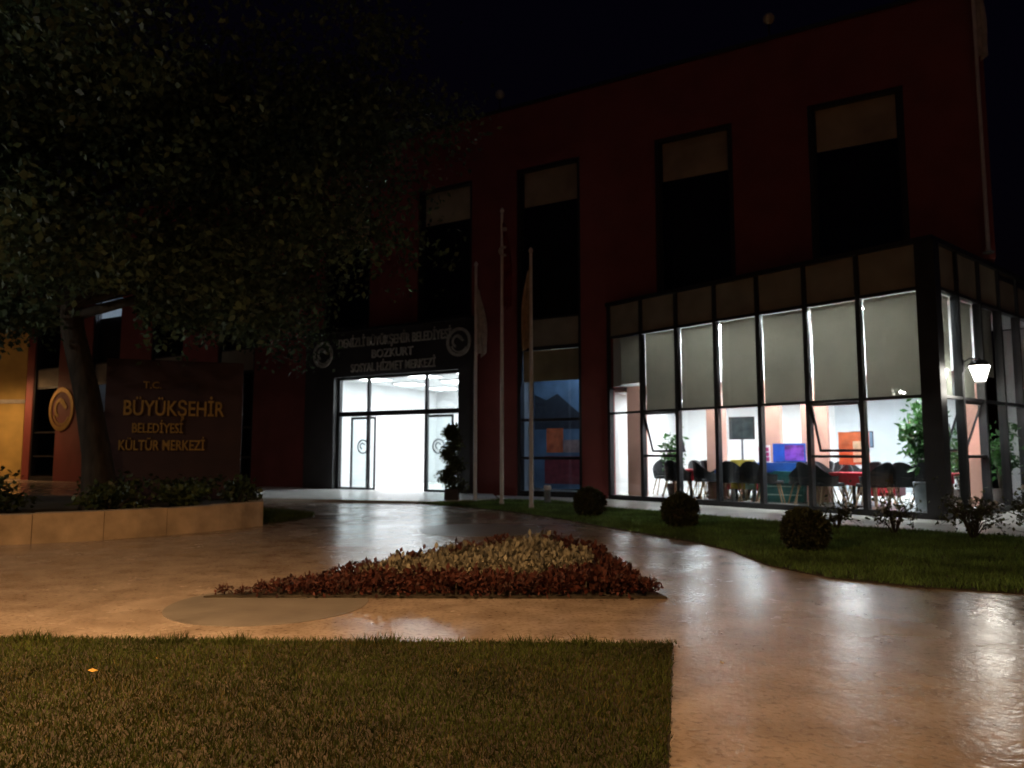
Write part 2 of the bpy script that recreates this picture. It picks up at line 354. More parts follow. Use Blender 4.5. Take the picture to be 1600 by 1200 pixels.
wallseg(XR, XU, 5.64, 10.1)
wallseg(XL, XU, 10.1, ROOF)
box('parapet_cap', M['dark'], B, XL-0.05, XU+0.05, -0.05, T+0.12, ROOF, ROOF+0.10)
wallseg(2.77, 2.78, 0.0, 0.01)
box('side_wall', M['red'], B, XR-T, XR, T, 16, CEIL, 5.64)
box('side_wall', M['red'], B, XU-T, XU, T, 16, 5.64, ROOF)
box('side_wall', M['red'], B, XL, XL+T, T, 16, 0, ROOF)
box('rear_wall', M['red'], B, XL, XU, 16, 16.35, 0, ROOF)
box('roof', M['dark'], B, XL+T, XU-T, T, 16, ROOF-0.6, ROOF-0.35)
def pane(parent, m, *a): return box('pane', m, parent, *a)
def bay_window(a, b, zb, zt, kind, blind=1.05, lit=False):
    w = obj('window', MB().box(a, a+0.10, 0.04, 0.30, zb, zt).box(b-0.10, b, 0.04, 0.30, zb, zt).box(a+0.10, b-0.10, 0.04, 0.30, zt-0.10, zt).box(a+0.10, b-0.10, 0.04, 0.30, zb, zb+0.08), M['dark'], B)
    m = 0.10
    z0 = 5.32 if kind == 'g' else zb+0.08
    obj('frame', MB().box(a+m, b-m, 0.14, 0.20, z0, z0+0.07).box(a+m, a+m+0.05, 0.14, 0.20, z0+0.07, zt-0.1).box(b-m-0.05, b-m, 0.14, 0.20, z0+0.07, zt-0.1), M['dark'], w)
    obj('pane', MB().box(a+m+0.05, b-m-0.05, 0.165, 0.173, z0+0.07, zt-0.1), M['dglass'], w)
    if blind: obj('blind', MB().box(a+m+0.07, b-m-0.07, 0.20, 0.205, zt-0.1-blind, zt-0.1).box(a+m+0.07, b-m-0.07, 0.195, 0.225, zt-0.13-blind, zt-0.1-blind), M['upblind'], w)
    zb0 = zb; zb = 4.55 if kind == 'g' and 4 < a < 5 else zb
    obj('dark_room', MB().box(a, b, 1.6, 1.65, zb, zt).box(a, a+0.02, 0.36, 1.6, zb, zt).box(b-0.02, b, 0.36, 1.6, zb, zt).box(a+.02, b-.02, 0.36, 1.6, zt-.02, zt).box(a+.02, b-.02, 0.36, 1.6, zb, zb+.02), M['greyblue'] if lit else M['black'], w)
    if kind == 'g':
        obj('spandrel', MB().box(a+m, b-m, 0.13, 0.19, 4.50, 5.32), M['beige'], w)
        obj('rail', MB().box(a+m, b-m, 0.11, 0.21, 4.40, 4.50), M['dark'], w)
        if 4 < a < 5: obj('blind', MB().box(a+m+.03, b-m-.03, 0.20, 0.205, 3.45, 4.38), M['upblind'], w)
        for z in (2.29, 1.15): obj('rail', MB().box(a+m, b-m, 0.11, 0.21, z-0.04, z+0.04), M['dark'], w)
        for z0, z1 in ((2.33, 4.40), (1.19, 2.25), (0.18, 1.11)):
            obj('pane', MB().box(a+m, b-m, 0.165, 0.173, z0, z1), M['glass'] if 4 < a < 5 else M['dglass'], w)
    return w
for i, (a, b, k) in enumerate(bays):
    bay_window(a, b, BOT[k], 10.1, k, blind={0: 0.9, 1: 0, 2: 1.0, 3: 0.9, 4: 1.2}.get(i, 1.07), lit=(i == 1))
# lit tube lamp in the blue window
tl = thing('tube_light', 'glowing tube lamp inside the small bluish window at the far left', 'lamp', bw(-16.6, 0.75, 8.05), RB)
obj('housing', MB().box(-0.62, 0.62, -0.06, 0.06, 0.03, 0.09), M['white'], tl)
obj('tube', MB().tube([(-0.6,0,0), (0.6,0,0)], 0.025, 8), M['gl_tube'], tl)
# the lower part of that window is shuttered with a dark screen
obj('screen', MB().box(-17.83, -15.92, 0.22, 0.24, 5.4, 7.45), M['black'], B)

# emblem builder (ring, inner disc, swooshes)
def emblem(parent, cx, cz, r, y, back, fore, name='emblem'):
    e = obj(name, MB().ring_xz(cx, cz, r*0.80, r, y-0.05, y), fore, parent)
    obj('emblem_disc', MB().ring_xz(cx, cz, 0.0, r*0.78, y-0.015, y), back, e)
    obj('emblem_mark', MB().ring_xz(cx-r*0.1, cz+r*0.05, r*0.30, r*0.46, y-0.045, y-0.016, R(20), R(250), 24, False)
        .ring_xz(cx+r*0.05, cz-r*0.05, r*0.60, r*0.70, y-0.045, y-0.016, R(200), R(330), 20, False)
        .add([(cx-r*.05,y-.045,cz+r*.55),(cx+r*.5,y-.045,cz+r*.1),(cx+r*.35,y-.045,cz-.02*r),(cx-r*.2,y-.045,cz+r*.4)], [(0,1,2,3)]), fore, e)
    return e
# big round emblem on the far left wall
emblem(B, -20.9+0.75, 3.35, 1.02, -0.002, M['red'], M['brass'])

# entrance portal
for a, b in ((-4.1, -2.72), (2.5, 2.95)): box('portal', M['portal'], B, a, b, -0.32, -0.005, 0, 5.48)
box('portal', M['portal'], B, -2.72, 2.5, -0.32, -0.005, 3.92, 5.48)
box('portal_cap', M['dark'], B, -4.16, 3.01, -0.38, 0, 5.48, 5.56)
for a, b in ((-4.1, -2.72), (2.5, 2.78)): box('portal_return', M['portal'], B, a+0.02, b, 0.0, 0.10, 0, 3.945)
text('sign_lettering', 'DENİZLİ BÜYÜKŞEHİR BELEDİYESİ', 0.44, 0.02, M['plate'], B, (-0.15, -0.345, 4.93), width=4.75)
text('sign_lettering', 'BOZKURT', 0.40, 0.02, M['plate'], B, (-0.15, -0.345, 4.50), width=1.75)
text('sign_lettering', 'SOSYAL HİZMET MERKEZİ', 0.40, 0.02, M['plate'], B, (-0.15, -0.345, 4.06), width=3.55)
emblem(B, -3.25, 4.75, 0.46, -0.322, M['portal'], M['plate'])
emblem(B, 2.52, 4.78, 0.46, -0.322, M['portal'], M['plate'])
# entrance frame
df = obj('entrance_frame', MB().box(-2.72,-2.62,-0.12,0.02,0.05,3.92).box(2.40,2.5,-0.12,0.02,0.05,3.92).box(-2.62,2.40,-0.12,0.02,3.83,3.92)
         .box(-2.62,2.40,-0.14,0.03,2.56,2.72).box(-1.40,-1.31,-0.10,0.01,0.05,2.56).box(-1.40,-1.31,-0.10,0.01,2.72,3.83).box(1.05,1.14,-0.10,0.01,0.05,2.56).box(1.05,1.14,-0.10,0.01,2.72,3.83), M['dark'], B)
for a, b in ((-2.62,-1.40),(-1.31,1.05),(1.14,2.40)): obj('pane', MB().box(a, b, -0.04, -0.032, 2.72, 3.83), M['glass'], df)
for a, b in ((-2.62,-1.40),(1.14,2.40)): obj('pane', MB().box(a, b, -0.04, -0.032, 0.14, 2.56), M['glass'], df)
for a, b in ((-2.62,-1.40),(1.14,2.40)): obj('rail', MB().box(a, b, -0.08, 0.0, 0.05, 0.14), M['dark'], df)
for a, b in ((-2.25,-1.15),(0.92,2.05)):
    d = obj('sliding_door', MB().box(a, a+0.06, 0.06, 0.11, 0.05, 2.54).box(b-0.06, b, 0.06, 0.11, 0.05, 2.54).box(a+.06, b-.06, 0.06, 0.11, 2.46, 2.54).box(a+.06, b-.06, 0.06, 0.11, 0.05, 0.13), M['dark'], B)
    obj('pane', MB().box(a+.06, b-.06, 0.08, 0.088, 0.13, 2.46), M['glass'], d)
    c = (a+b)/2
    obj('door_emblem', MB().ring_xz(c, 1.52, 0.20, 0.25, 0.072, 0.078).ring_xz(c-.02, 1.54, 0.07, 0.12, 0.072, 0.078, R(20), R(260), 20, False).ring_xz(c, 1.46, 0.15, 0.18, 0.072, 0.078, R(200), R(330), 14, False), M['grey'], d)
# entrance hall
hx0, hx1, hd = -3.6, 3.4, 7.0
box('hall_floor', M['tile'], B, hx0, hx1, 0.02, hd, -0.1, 0.05)
box('hall_ceiling', M['white'], B, hx0, hx1, 0.36, hd, 3.97, 4.1)
box('hall_wall', M['white'], B, hx0-0.1, hx0, 0.10, hd, 0, 4.1); box('hall_wall', M['white'], B, hx1, hx1+0.1, 0.10, hd, 0, 4.1)
box('hall_wall', M['white'], B, hx0-0.1, hx1+0.1, hd, hd+0.1, 0, 4.1)
box('hall_column', M['white'], B, 2.0, 2.5, 4.2, 4.7, 0.05, 3.97)
def panel(lx, ly, z, m, label, group, w=0.6, d=0.6, f=bw, rz=RB):
    t = thing('ceiling_light', label, 'ceiling light', f(lx, ly, z), rz, group)
    obj('frame', MB().box(-w/2-.03, -w/2, -d/2-.03, d/2+.03, -0.06, -0.003).box(w/2, w/2+.03, -d/2-.03, d/2+.03, -0.06, -0.003).box(-w/2, w/2, -d/2-.03, -d/2, -0.06, -0.003).box(-w/2, w/2, d/2, d/2+.03, -0.06, -0.003), M['white'], t)
    obj('diffuser', MB().box(-w/2, w/2, -d/2, d/2, -0.055, -0.03), m, t); return t
for ly in (1.0, 3.0, 5.2):
    for lx in (-2.0, 0.2, 2.2):
        panel(lx, ly, 3.97, M['gl_hall'], 'bright square ceiling light inside the entrance hall', 'entrance hall lights', 0.9, 0.9)
# entrance step
M['step'] = mat('step_marble', (0.80, 0.79, 0.76), 0.3, var=0.06, scale=2)
step = st(obj('entrance_step', MB().prism([tuple(bw(-6.2,-0.02).xy), tuple(bw(-6.2,-1.5).xy), (-6.9,20.35), (-4.6,19.75), (-2.9,19.35), (-2.0,19.15), (-0.4,20.2), tuple(bw(3.6,-0.02).xy)], -0.1, 0.07), M['step']))

# small office behind the lower window right of the entrance: banner
box('office_wall', M['greyblue'], B, 3.5, 7.3, 2.6, 2.7, 0, 4.4); box('office_ceiling', M['white'], B, 3.5, 7.3, 0.36, 2.6, 4.4, 4.5)
box('office_wall', M['greyblue'], B, 3.52, 3.6, 0.36, 2.6, 0, 4.4); box('office_wall', M['greyblue'], B, 7.2, 7.3, 0.36, 2.6, 0, 4.4)
box('office_floor', M['tile'], B, 3.6, 7.2, 0.36, 2.6, -0.1, 0.1)
panel(5.6, 0.75, 4.4, M['gl_small'], 'dim bluish ceiling light behind the window right of the flagpoles', None)
bn = thing('printed_banner', 'large printed picture banner inside the tall window right of the flagpoles', 'banner', bw(4.75, 2.0, 0.12), RB)
obj('cloth', MB().box(-0.82, 1.0, 0, 0.02, 0.05, 3.9), M['printblue'], bn)
obj('printed_roof', MB().add([(-0.8,-0.004,1.95),(0.95,-0.004,1.95),(0.95,-0.004,2.35),(0.05,-0.004,3.1),(-0.35,-0.004,2.9),(-0.8,-0.004,3.1)], [(0,1,2,3,4,5)]), M['printdark'], bn)
obj('printed_block', MB().box(-0.35, 0.25, -0.006, -0.002, 1.2, 1.98), M['orange'], bn)
obj('printed_block', MB().box(0.27, 0.95, -0.006, -0.002, 1.2, 1.6), M['printpink'], bn)
obj('printed_band', MB().box(-0.42, 1.0, -0.006, -0.002, 0.2, 1.08), M['printred'], bn)

# ------------------------------------------------------------------ cafe room inside the building, behind the pavilion
cafe_d = 6.2
box('cafe_floor', M['tile'], B, 7.35, XR, 0.0, cafe_d, -0.1, 0.12)
box('cafe_ceiling', M['white'], B, 7.35, XR-T, 0.36, cafe_d, CEIL-0.12, CEIL)
box('cafe_wall', M['white'], B, 7.35, XR, cafe_d, cafe_d+0.1, 0, CEIL+0.2)
box('cafe_wall', M['white'], B, 7.32, 7.42, 0.36, cafe_d, 0, CEIL)
box('cafe_wall', M['greyblue'], B, XR-T, XR-T+0.15, 3.0, cafe_d, 0, CEIL)
box('wall_panel', M['greyblue'], B, 12.6, 15.6, cafe_d-0.06, cafe_d, 0.12, CEIL-0.14)
for a, b in ((7.95, 8.4), (10.15, 10.55), (11.55, 12.0), (12.5, 13.1), (15.8, 16.25)):
    box('pillar', M['brick'], B, a, b, 0.0, 0.40, 0.12, CEIL, bevel=0.01)
box('pillar', M['brick'], B, 9.4, 9.8, 3.2, 3.6, 0.12, CEIL-0.12, bevel=0.01)
box('inner_lining', M['white'], B, OPEN+0.12, XR, -0.012, -0.002, CEIL, 4.6)
for ly in (1.5, 4.2):
    for lx in (8.6, 10.9, 13.2, 15.4):
        panel(lx, ly, CEIL-0.12, M['gl_cafe'], 'square ceiling light in the low room behind the glass pavilion', 'cafe room lights')

# ------------------------------------------------------------------ glass pavilion (local x along the front, y inward)
PP = Vector((2.7646, 20.7237, 0)); RP = R(-50.25); PW = 8.46; PD = 7.5
G = thing('glass_pavilion', 'glass fronted single storey pavilion with dark mullions and lowered blinds, lit inside', 'pavilion', PP, RP)
def pw(x, y, z=0): c, s = math.cos(RP), math.sin(RP); return Vector((PP.x+c*x-s*y, PP.y+s*x+c*y, z))
def pl(v): c, s = math.cos(-RP), math.sin(-RP); dx, dy = v[0]-PP.x, v[1]-PP.y; return (c*dx-s*dy, s*dx+c*dy)
Z0, Z1, Z2, Z3, ZT = 0.15, 2.41, 4.56, 5.46, 5.56
Ecor = bw(XR, 0); Sfar = pw(PW+0.12, PD); Qfar = bw(XR, 4.6)
foot = [(0.02,0.1), (PW-0.02,0.1), pl(Sfar), pl(Qfar), pl(bw(XR,-0.01)), pl(bw(OPEN,-0.01))]
inner = [(0.15,0.16), (PW-0.14,0.16), (PW-0.14,PD-0.1), pl(bw(XR+0.01,4.4)), pl(bw(XR+0.01,-0.012)), pl(bw(OPEN+0.1,-0.012))]
obj('floor', MB().prism(inner, -0.1, 0.12), M['tile'], G)
obj('ceiling', MB().prism(inner, 4.60, 4.70), M['white'], G)
obj('roof', MB().prism(foot, 5.30, 5.42), M['dark'], G)
box('coping', M['dark'], G, -0.06, PW+0.14, -0.10, 0.14, Z3, ZT)
box('coping', M['dark'], G, PW-0.10, PW+0.14, 0.14, PD, Z3, ZT)
box('plinth', M['dark'], G, -0.05, PW+0.10, -0.05, 0.13, -0.1, Z0)
box('plinth', M['dark'], G, PW-0.09, PW+0.10, 0.13, PD, -0.1, Z0)
box('corner_post', M['dark'], G, PW-0.20, PW+0.16, -0.08, 0.20, Z0, Z3)
obj('rear_wall', MB().box(PW-1.0, PW+0.10, PD, PD+0.1, 0, 4.6), M['white'], G)
NB = 7; BWD = (PW-0.20)/NB
for i in range(NB+1):
    if i == NB: continue
    x0 = i*BWD; box('mullion', M['dark'], G, x0-0.045, x0+0.045, -0.06, 0.10, Z0, Z3)
for z, h in ((Z1, 0.06), (Z2, 0.06)):
    for i in range(NB):
        box('rail', M['dark'], G, i*BWD+0.045, (i+1)*BWD-(0.045 if i < NB-1 else 0), -0.05, 0.09, z-h/2, z+h/2)
def hopper(par, a, b, ang, side=False):
    """top-hung pane, opened outwards at its foot"""
    zt, zb = Z1-0.04, 1.27; h = zt-zb; w = b-a
    def tr(p):
        px, py, pz = p; yy = -math.sin(ang)*(-pz) + py*math.cos(ang); zz = pz*math.cos(ang) + py*math.sin(ang)
        return (px+a, yy-0.03, zt+zz)
    g = MB(); g.box(0, 0.05, -0.02, 0.02, -h, 0).box(w-0.05, w, -0.02, 0.02, -h, 0).box(.05, w-.05, -0.02, 0.02, -0.05, 0).box(.05, w-.05, -0.02, 0.02, -h, -h+0.05)
    g.v = [tr(p) for p in g.v]; gp = MB().box(.05, w-.05, -0.004, 0.004, -h+.05, -.05); gp.v = [tr(p) for p in gp.v]
    if side:
        f = lambda L: [(PW-0.0-p[1], p[0], p[2]) for p in L]; g.v = f(g.v); gp.v = f(gp.v)
        g.f = g.f; 
    o = obj('hopper_sash', g, M['dark'], par); obj('pane', gp, M['glass'], o)
for i in range(NB):
    a, b = i*BWD+0.045, (i+1)*BWD-(0.045 if i < NB-1 else 0.0)
    obj('spandrel', MB().box(a, b, 0.0, 0.05, Z2+0.03, Z3), M['beige'], G)
    obj('pane', MB().box(a, b, 0.016, 0.024, Z1+0.03, Z2-0.03), M['glass'], G)
    low = Z1+0.05 if i else 3.25
    gp = 0.032 if i in (0,3,5) else 0.012
    obj('blind', MB().box(a+gp, b-0.012, 0.11, 0.114, low, Z2-0.10).box(a+gp, b-0.012, 0.10, 0.125, low-0.03, low).box(a+0.03, b-0.02, 0.09, 0.15, Z2-0.10, Z2-0.04), M['blind'], G)
    if i in (1, 5):
        obj('rail', MB().box(a, b, -0.04, 0.08, 1.20, 1.26), M['dark'], G)
        obj('pane', MB().box(a, b, 0.016, 0.024, Z0, 1.20), M['glass'], G)
        hopper(G, a, b, R(-19))
    else:
        obj('pane', MB().box(a, b, 0.016, 0.024, Z0, Z1-0.03), M['glass'], G)
SB = 1.25; NS = 6
for i in range(1, NS+1):
    y0 = i*SB - (0.05 if i == NS else 0); box('mullion', M['dark'], G, PW-0.05, PW+0.11, y0-0.045, y0+0.045, Z0, Z3)
for i in range(NS):
    a, b = (0.20 if i == 0 else i*SB+0.045), (i+1)*SB-(0.045 if i < NS-1 else 0.095)
    for z in (Z1, Z2): box('rail', M['dark'], G, PW-0.04, PW+0.10, a, b, z-0.03, z+0.03)
    obj('spandrel', MB().box(PW, PW+0.05, a, b, Z2+0.03, Z3), M['beige'], G)
    obj('pane', MB().box(PW+0.026, PW+0.034, a, b, Z1+0.03, Z2-0.03), M['glass'], G)
    if i < 3: obj('blind', MB().box(PW-0.084, PW-0.08, a+0.05, b-0.03, Z1+0.05 if i < 2 else 3.0, Z2-0.10).box(PW-0.12, PW-0.06, a+0.03, b-0.02, Z2-0.10, Z2-0.04), M['blind'], G)
    if i == 1:
        obj('rail', MB().box(PW-0.04, PW+0.08, a, b, 1.20, 1.26), M['dark'], G)
        obj('pane', MB().box(PW+0.026, PW+0.034, a, b, Z0, 1.20), M['glass'], G)
        hopper(G, a, b, R(-19), True)
    else: obj('pane', MB().box(PW+0.026, PW+0.034, a, b, Z0, Z1-0.03), M['glass'], G)
for (lx, ly) in ((1.6,0.7),(3.2,0.8),(4.8,0.9),(4.8,2.2),(6.4,0.9),(6.8,2.6),(7.6,1.0),(7.4,4.6)):
    panel(lx, ly, 4.60, M['gl_pav'], 'square ceiling light under the pavilion roof', 'pavilion lights', f=pw, rz=RP)
# pale strip of paving along the glass
st(obj('pavilion_path', MB().prism([(1.2,19.9),(2.33,17.5),(5.25,13.65),(6.94,12.15),(7.8,11.45),(13,9.2),(15,14),tuple(pw(PW+0.11,6).xy),tuple(pw(PW+0.11,-0.06).xy),tuple(pw(0,-0.06).xy),tuple(bw(7.2,-0.02).xy),tuple(bw(3.7,-0.02).xy),(-0.3,20.7)], -0.2, 0.03), M['pale']))

# wall lantern on the pavilion side
lc = pw(PW+0.13, 1.25, 3.02)
wl = thing('wall_lantern', 'lit white lantern on a bracket at the right side of the pavilion', 'lantern', lc, RP)
obj('bracket', MB().tube([(0.0,0,0.12),(0.12,0,0.20),(0.28,0,0.16)], 0.014, 8).tube([(0.0,0,-0.02),(0.10,0,0.04),(0.16,0,0.165)], 0.010, 8).box(-0.02,0.01,-0.04,0.04,-0.08,0.18), M['dark'], wl)
lx = 0.28
def lant(zs): return [(lx+sx*r, sy*r, z) for r, z in zs for sx, sy in ((-1,-1),(1,-1),(1,1),(-1,1))]
obj('lamp_glass', MB().add(lant([(0.07,-0.28),(0.145,0.02)]), [(0,1,5,4),(1,2,6,5),(2,3,7,6),(3,0,4,7),(3,2,1,0),(4,5,6,7)]), M['gl_lamp'], wl)
obj('lamp_cap', MB().lathe([(0.20,0.025),(0.19,0.06),(0.12,0.13),(0.04,0.16),(0.02,0.20)], 16, (lx,0)), M['dark'], wl)
fr = MB()
for k in range(4):
    sx, sy = ((-1,-1),(1,-1),(1,1),(-1,1))[k]; fr.tube([(lx+sx*.073, sy*.073, -.285),(lx+sx*.149, sy*.149, .024)], 0.009, 6)
fr.box(lx-.08, lx+.08, -.08, .08, -0.31, -0.285)
obj('cage', fr, M['dark'], wl)
def point(par, loc, col, w, rad=0.12):
    l = bpy.data.lights.new('bulb', 'POINT'); l.color = col; l.energy = w; l.shadow_soft_size = rad
    o = link(bpy.data.objects.new('bulb', l), par); o.location = loc
point(wl, (0.28, 0, -0.45), (1, 0.95, 0.84), P_LANTERN, 0.12)

# ------------------------------------------------------------------ furniture behind the glass
FZ = 0.12
def make_chair():
    t = thing('tub_chair', '', 'chair')
    obj('seat', MB().prism([(-.25,-.25),(.25,-.25),(.27,0),(.22,.22),(0,.28),(-.22,.22),(-.27,0)], 0.40, 0.47), M['chair'], t, bevel=0.02)
    v = []; n = 16
    for i in range(n+1):
        a = R(-25) + R(230)*i/n; up = 0.60 + 0.27*math.sin(max(0, min(PI, (a))))**1.5 if 0 < a < PI else 0.60
        for rr, z in ((0.27,0.42),(0.31,up),(0.285,up),(0.245,0.42)): v.append((rr*math.cos(a), rr*math.sin(a), z))
    f = [(i*4+k, i*4+(k+1)%4, (i+1)*4+(k+1)%4, (i+1)*4+k) for i in range(n) for k in range(4)] + [(3,2,1,0), (n*4,n*4+1,n*4+2,n*4+3)]
    obj('backrest', MB().add(v, f), M['chair'], t)
    for sx, sy in ((-1,-1),(1,-1),(1,1),(-1,1)):
        obj('leg', MB().tube([(sx*.17,sy*.17,.41),(sx*.26,sy*.26,0)], [.018,.011], 8), M['wood'], t)
    return t
def make_table(top, ped=True):
    t = thing('cafe_table', '', 'table')
    obj('tabletop', MB().box(-.36,.36,-.36,.36,.71,.745), top, t, bevel=0.008)
    if top in (M['cushion_red'], M['teal'], M['blue']): obj('tablecloth', MB().box(-.375,.375,-.378,-.362,.48,.752).box(-.375,.375,.362,.378,.48,.752).box(-.378,-.362,-.361,.361,.48,.752).box(.362,.378,-.361,.361,.48,.752).box(-.361,.361,-.361,.361,.746,.752), top, t)
    obj('pedestal', MB().lathe([(.24,0),(.24,.02),(.035,.04),(.035,.71)], 16), M['dark'], t)
    return t
ch0 = make_chair(); first = [True]
def chair(x, y, a, f, rz, label, group, cush=None):
    if first[0]: o = ch0; first[0] = False; o.location = f(x,y,FZ); o.rotation_euler = (0,0,rz+a); o['label'] = label
    else: o = dup(ch0, f(x,y,FZ), rz+a, label)
    o['group'] = group; o.scale = (1.14,)*3
    if cush: obj('cushion', MB().box(-.2,.2,-.22,.14,.472,.54), cush, o, bevel=0.03)
    return o
tabs = {}
def table(x, y, top, label, f=pw, rz=RP):
    if top not in tabs: o = make_table(M[top]); tabs[top] = o; o.location = f(x,y,FZ); o.rotation_euler = (0,0,rz)
    else: o = dup(tabs[top], f(x,y,FZ), rz)
    o['label'] = label; o['group'] = 'cafe tables behind the glass'
LC = 'black tub chair with splayed pale legs at a cafe table behind the glass front'; GC = 'tub chairs behind the glass'
# along the front: (x, y) pavilion coordinates
for k, (x, y, top, lab) in enumerate([(2.0,0.95,'cushion_red','square cafe table with red top near the open window at the left'),
        (3.35,1.0,'blue','blue clothed cafe table in the middle of the pavilion front'), (4.9,1.15,'teal','teal topped cafe table in front of the blue counter'),
        (6.35,1.0,'cushion_red','red topped cafe table beside the long red table'), (3.0,2.1,'cushion_red','red topped cafe table in the second row behind the glass front')]):
    table(x, y, top, lab)
    for j, a in enumerate((0.3, PI/2+0.2, PI-0.3, -PI/2)):
        if (k, j) in ((4,0),(2,1)): continue
        if k == 4 and j == 3: continue
        r = 0.62; cx, cy = x + r*math.cos(a+0.4*k), y + r*math.sin(a+0.4*k)
        if cy < 0.42: cy = 0.42
        cu = {1: M['cushion_red'], 5: M['orange'], 9: M['navy'], 13: M['cushion_red']}.get(k*4+j)
        chair(cx, cy, a+0.4*k-PI/2, pw, RP, LC if not cu else {1:'tub chair with a red pad at the leftmost cafe table',5:'tub chair with an orange pad at the blue clothed table',9:'tub chair with a navy pad before the blue counter',13:'tub chair with a crimson pad beside the long red table'}[k*4+j], GC, cu)
for x, y, a, cu, lab in ((.62,1.6,.9,None,LC),(2.55,1.6,1.1,None,LC),(3.5,1.75,-.4,None,LC),(4.45,.75,2.2,None,LC),(5.05,2.0,.6,None,LC),(5.7,1.35,-1.2,None,LC),(1.75,2.3,.4,None,LC),(3.9,2.2,2.0,None,LC),(4.25,1.75,-1.9,None,LC),(5.55,1.9,.2,None,LC),(5.85,2.5,1.6,None,LC),(6.2,1.9,-.6,None,LC),(1.75,1.75,1.2,'navy','tub chair with a navy pad near the left end of the glass front'),(5.6,.62,2.8,None,LC),(4.1,.62,3.4,None,LC),(2.75,.6,2.6,None,LC)):
    chair(x, y, a, pw, RP, lab, GC, M[cu] if cu else None)
for x, y, a, lab in ((1.95,3.0,.2,'crimson armchair behind the leftmost cafe table'),(2.9,2.95,-.3,'crimson armchair left of the yellow display board'),(6.1,2.9,.2,'crimson armchair in front of the orange poster')):
    t = thing('armchair', lab, 'chair', pw(x,y,FZ), RP+a, 'crimson armchairs behind the glass')
    obj('seat', MB().box(-.36,.36,-.34,.3,.16,.44), M['cushion_red'], t, bevel=.05); obj('backrest', MB().box(-.36,.36,.26,.42,.2,.86), M['cushion_red'], t, bevel=.05)
    for sx in (-1,1): obj('armrest', MB().box(min(sx*.36,sx*.46),max(sx*.36,sx*.46),-.34,.42,.16,.62), M['maroon'], t, bevel=.04)
    for sx in (-.34,.34):
        for sy in (-.28,.34): obj('leg', MB().tube([(sx,sy,.17),(sx,sy,0)], .02, 8), M['wood'], t)
for lx, lz, w, h, m, lab in ((8.9,1.35,.5,.7,'mint','mint notice on the white wall left of the television'),(13.35,1.5,.6,.45,'printblue','small blue picture on the wall right of the purple board'),(14.9,1.7,.45,.6,'cream','cream notice on the rear wall beside the grey door')):
    t = thing('wall_notice', lab, 'notice', bw(lx, cafe_d-.075, lz), RB); obj('frame', MB().box(-w/2-.03,w/2+.03,0,.012,-.03,h+.03), M['dark'], t); obj('sheet', MB().box(-w/2,w/2,-.004,-.001,0,h), M[m], t)
# long red-covered table near the corner
t = thing('long_table', 'long table with a red cloth behind the glass near the dark corner post', 'table', pw(7.35,1.9,FZ), RP)
obj('tabletop', MB().box(-.85,.85,-.4,.4,.70,.74), M['wood'], t); obj('tablecloth', MB().box(-.87,.87,-.42,.42,.742,.75).box(-.87,.87,-.425,-.42,.55,.742).box(-.875,-.87,-.42,.42,.55,.742), M['cushion_red'], t)
for sx in (-.78,.78):
    for sy in (-.34,.34): obj('leg', MB().box(sx-.025,sx+.025,sy-.025,sy+.025,0,.70), M['wood'], t)
for x, a in ((6.85,PI),(7.35,PI+.1),(7.85,PI-.1)):
    chair(x, 1.25, a, pw, RP, 'black tub chair in the row at the long red table near the corner', 'chairs at the long red table')
t = thing('waste_bin', 'grey blue waste bin standing inside beside the dark corner post', 'bin', pw(7.95,0.62,FZ), RP)
obj('body', MB().lathe([(.15,0),(.19,.55),(.19,.57),(.17,.57),(.14,.03)], 20), M['grey'], t); obj('rim', MB().lathe([(.195,.55),(.2,.58),(.195,.6),(.17,.6),(.17,.575)], 20), M['doorgrey'], t)
# blue counter with displays, in the low room
cx, cy = 12.1, -0.62
t = thing('blue_counter', 'blue counter with teal front behind the middle of the glass front', 'counter', bw(cx, cy+0.1, FZ), RB)
obj('body', MB().box(-.52,.52,-.22,.25,0,.72), M['teal'], t); obj('worktop', MB().box(-.57,.57,-.27,.3,.72,.95), M['blue'], t)
for k in range(3): obj('shelf', MB().box(-.48,.48,-.30,-.225,.18+.2*k,.20+.2*k), M['mint'], t)
t = thing('picture_board', 'blue and purple picture board standing on the blue counter', 'board', bw(cx+0.15, cy+0.2, FZ+0.955), RB)
obj('board', MB().box(-.36,.40,0,.03,0,.46), M['blue'], t); obj('print', MB().box(-.08,.36,-.006,-.001,.05,.42), M['purple'], t); obj('foot', MB().box(-.3,.36,-.05,.1,-.001,.012), M['dark'], t)
t = thing('card_rack', 'small rack of magenta cards left of the purple picture board', 'rack', bw(cx-0.40, cy+0.1, FZ+0.952), RB)
obj('stand', MB().box(-.14,.14,-.08,.08,0,.02).box(-.14,.14,.05,.07,.02,.42), M['white'], t)
for k in range(3): obj('card', MB().box(-.12,.12,-.03-.02*k,.04-.02*k,.03+.12*k,.13+.12*k), M['magenta'], t)
t = thing('yellow_board', 'yellow display board standing on the floor left of the blue counter', 'board', bw(11.2,-0.62,FZ), RB)
obj('board', MB().box(-.3,.3,0,.03,.3,1.02), M['yellow'], t); obj('foot', MB().box(-.28,-.24,-.15,.18,0,.3).box(.24,.28,-.15,.18,0,.3), M['grey'], t)
obj('label_card', MB().box(.05,.28,-.006,-.001,.3,.55), M['mint'], t)
t = thing('television', 'dark flat television on the white wall between the pinkish pillars', 'television', bw(10.92, 0.62, 1.66), RB)
obj('frame', MB().box(-.33,.33,0,.06,0,.60), M['dark'], t); obj('screen', MB().box(-.30,.30,-.006,-.001,.03,.57), M['tv'], t); obj('stand', MB().box(-.03,.03,.02,.05,-1.54,0).box(-.2,.2,-.12,.18,-1.54,-1.51), M['grey'], t)
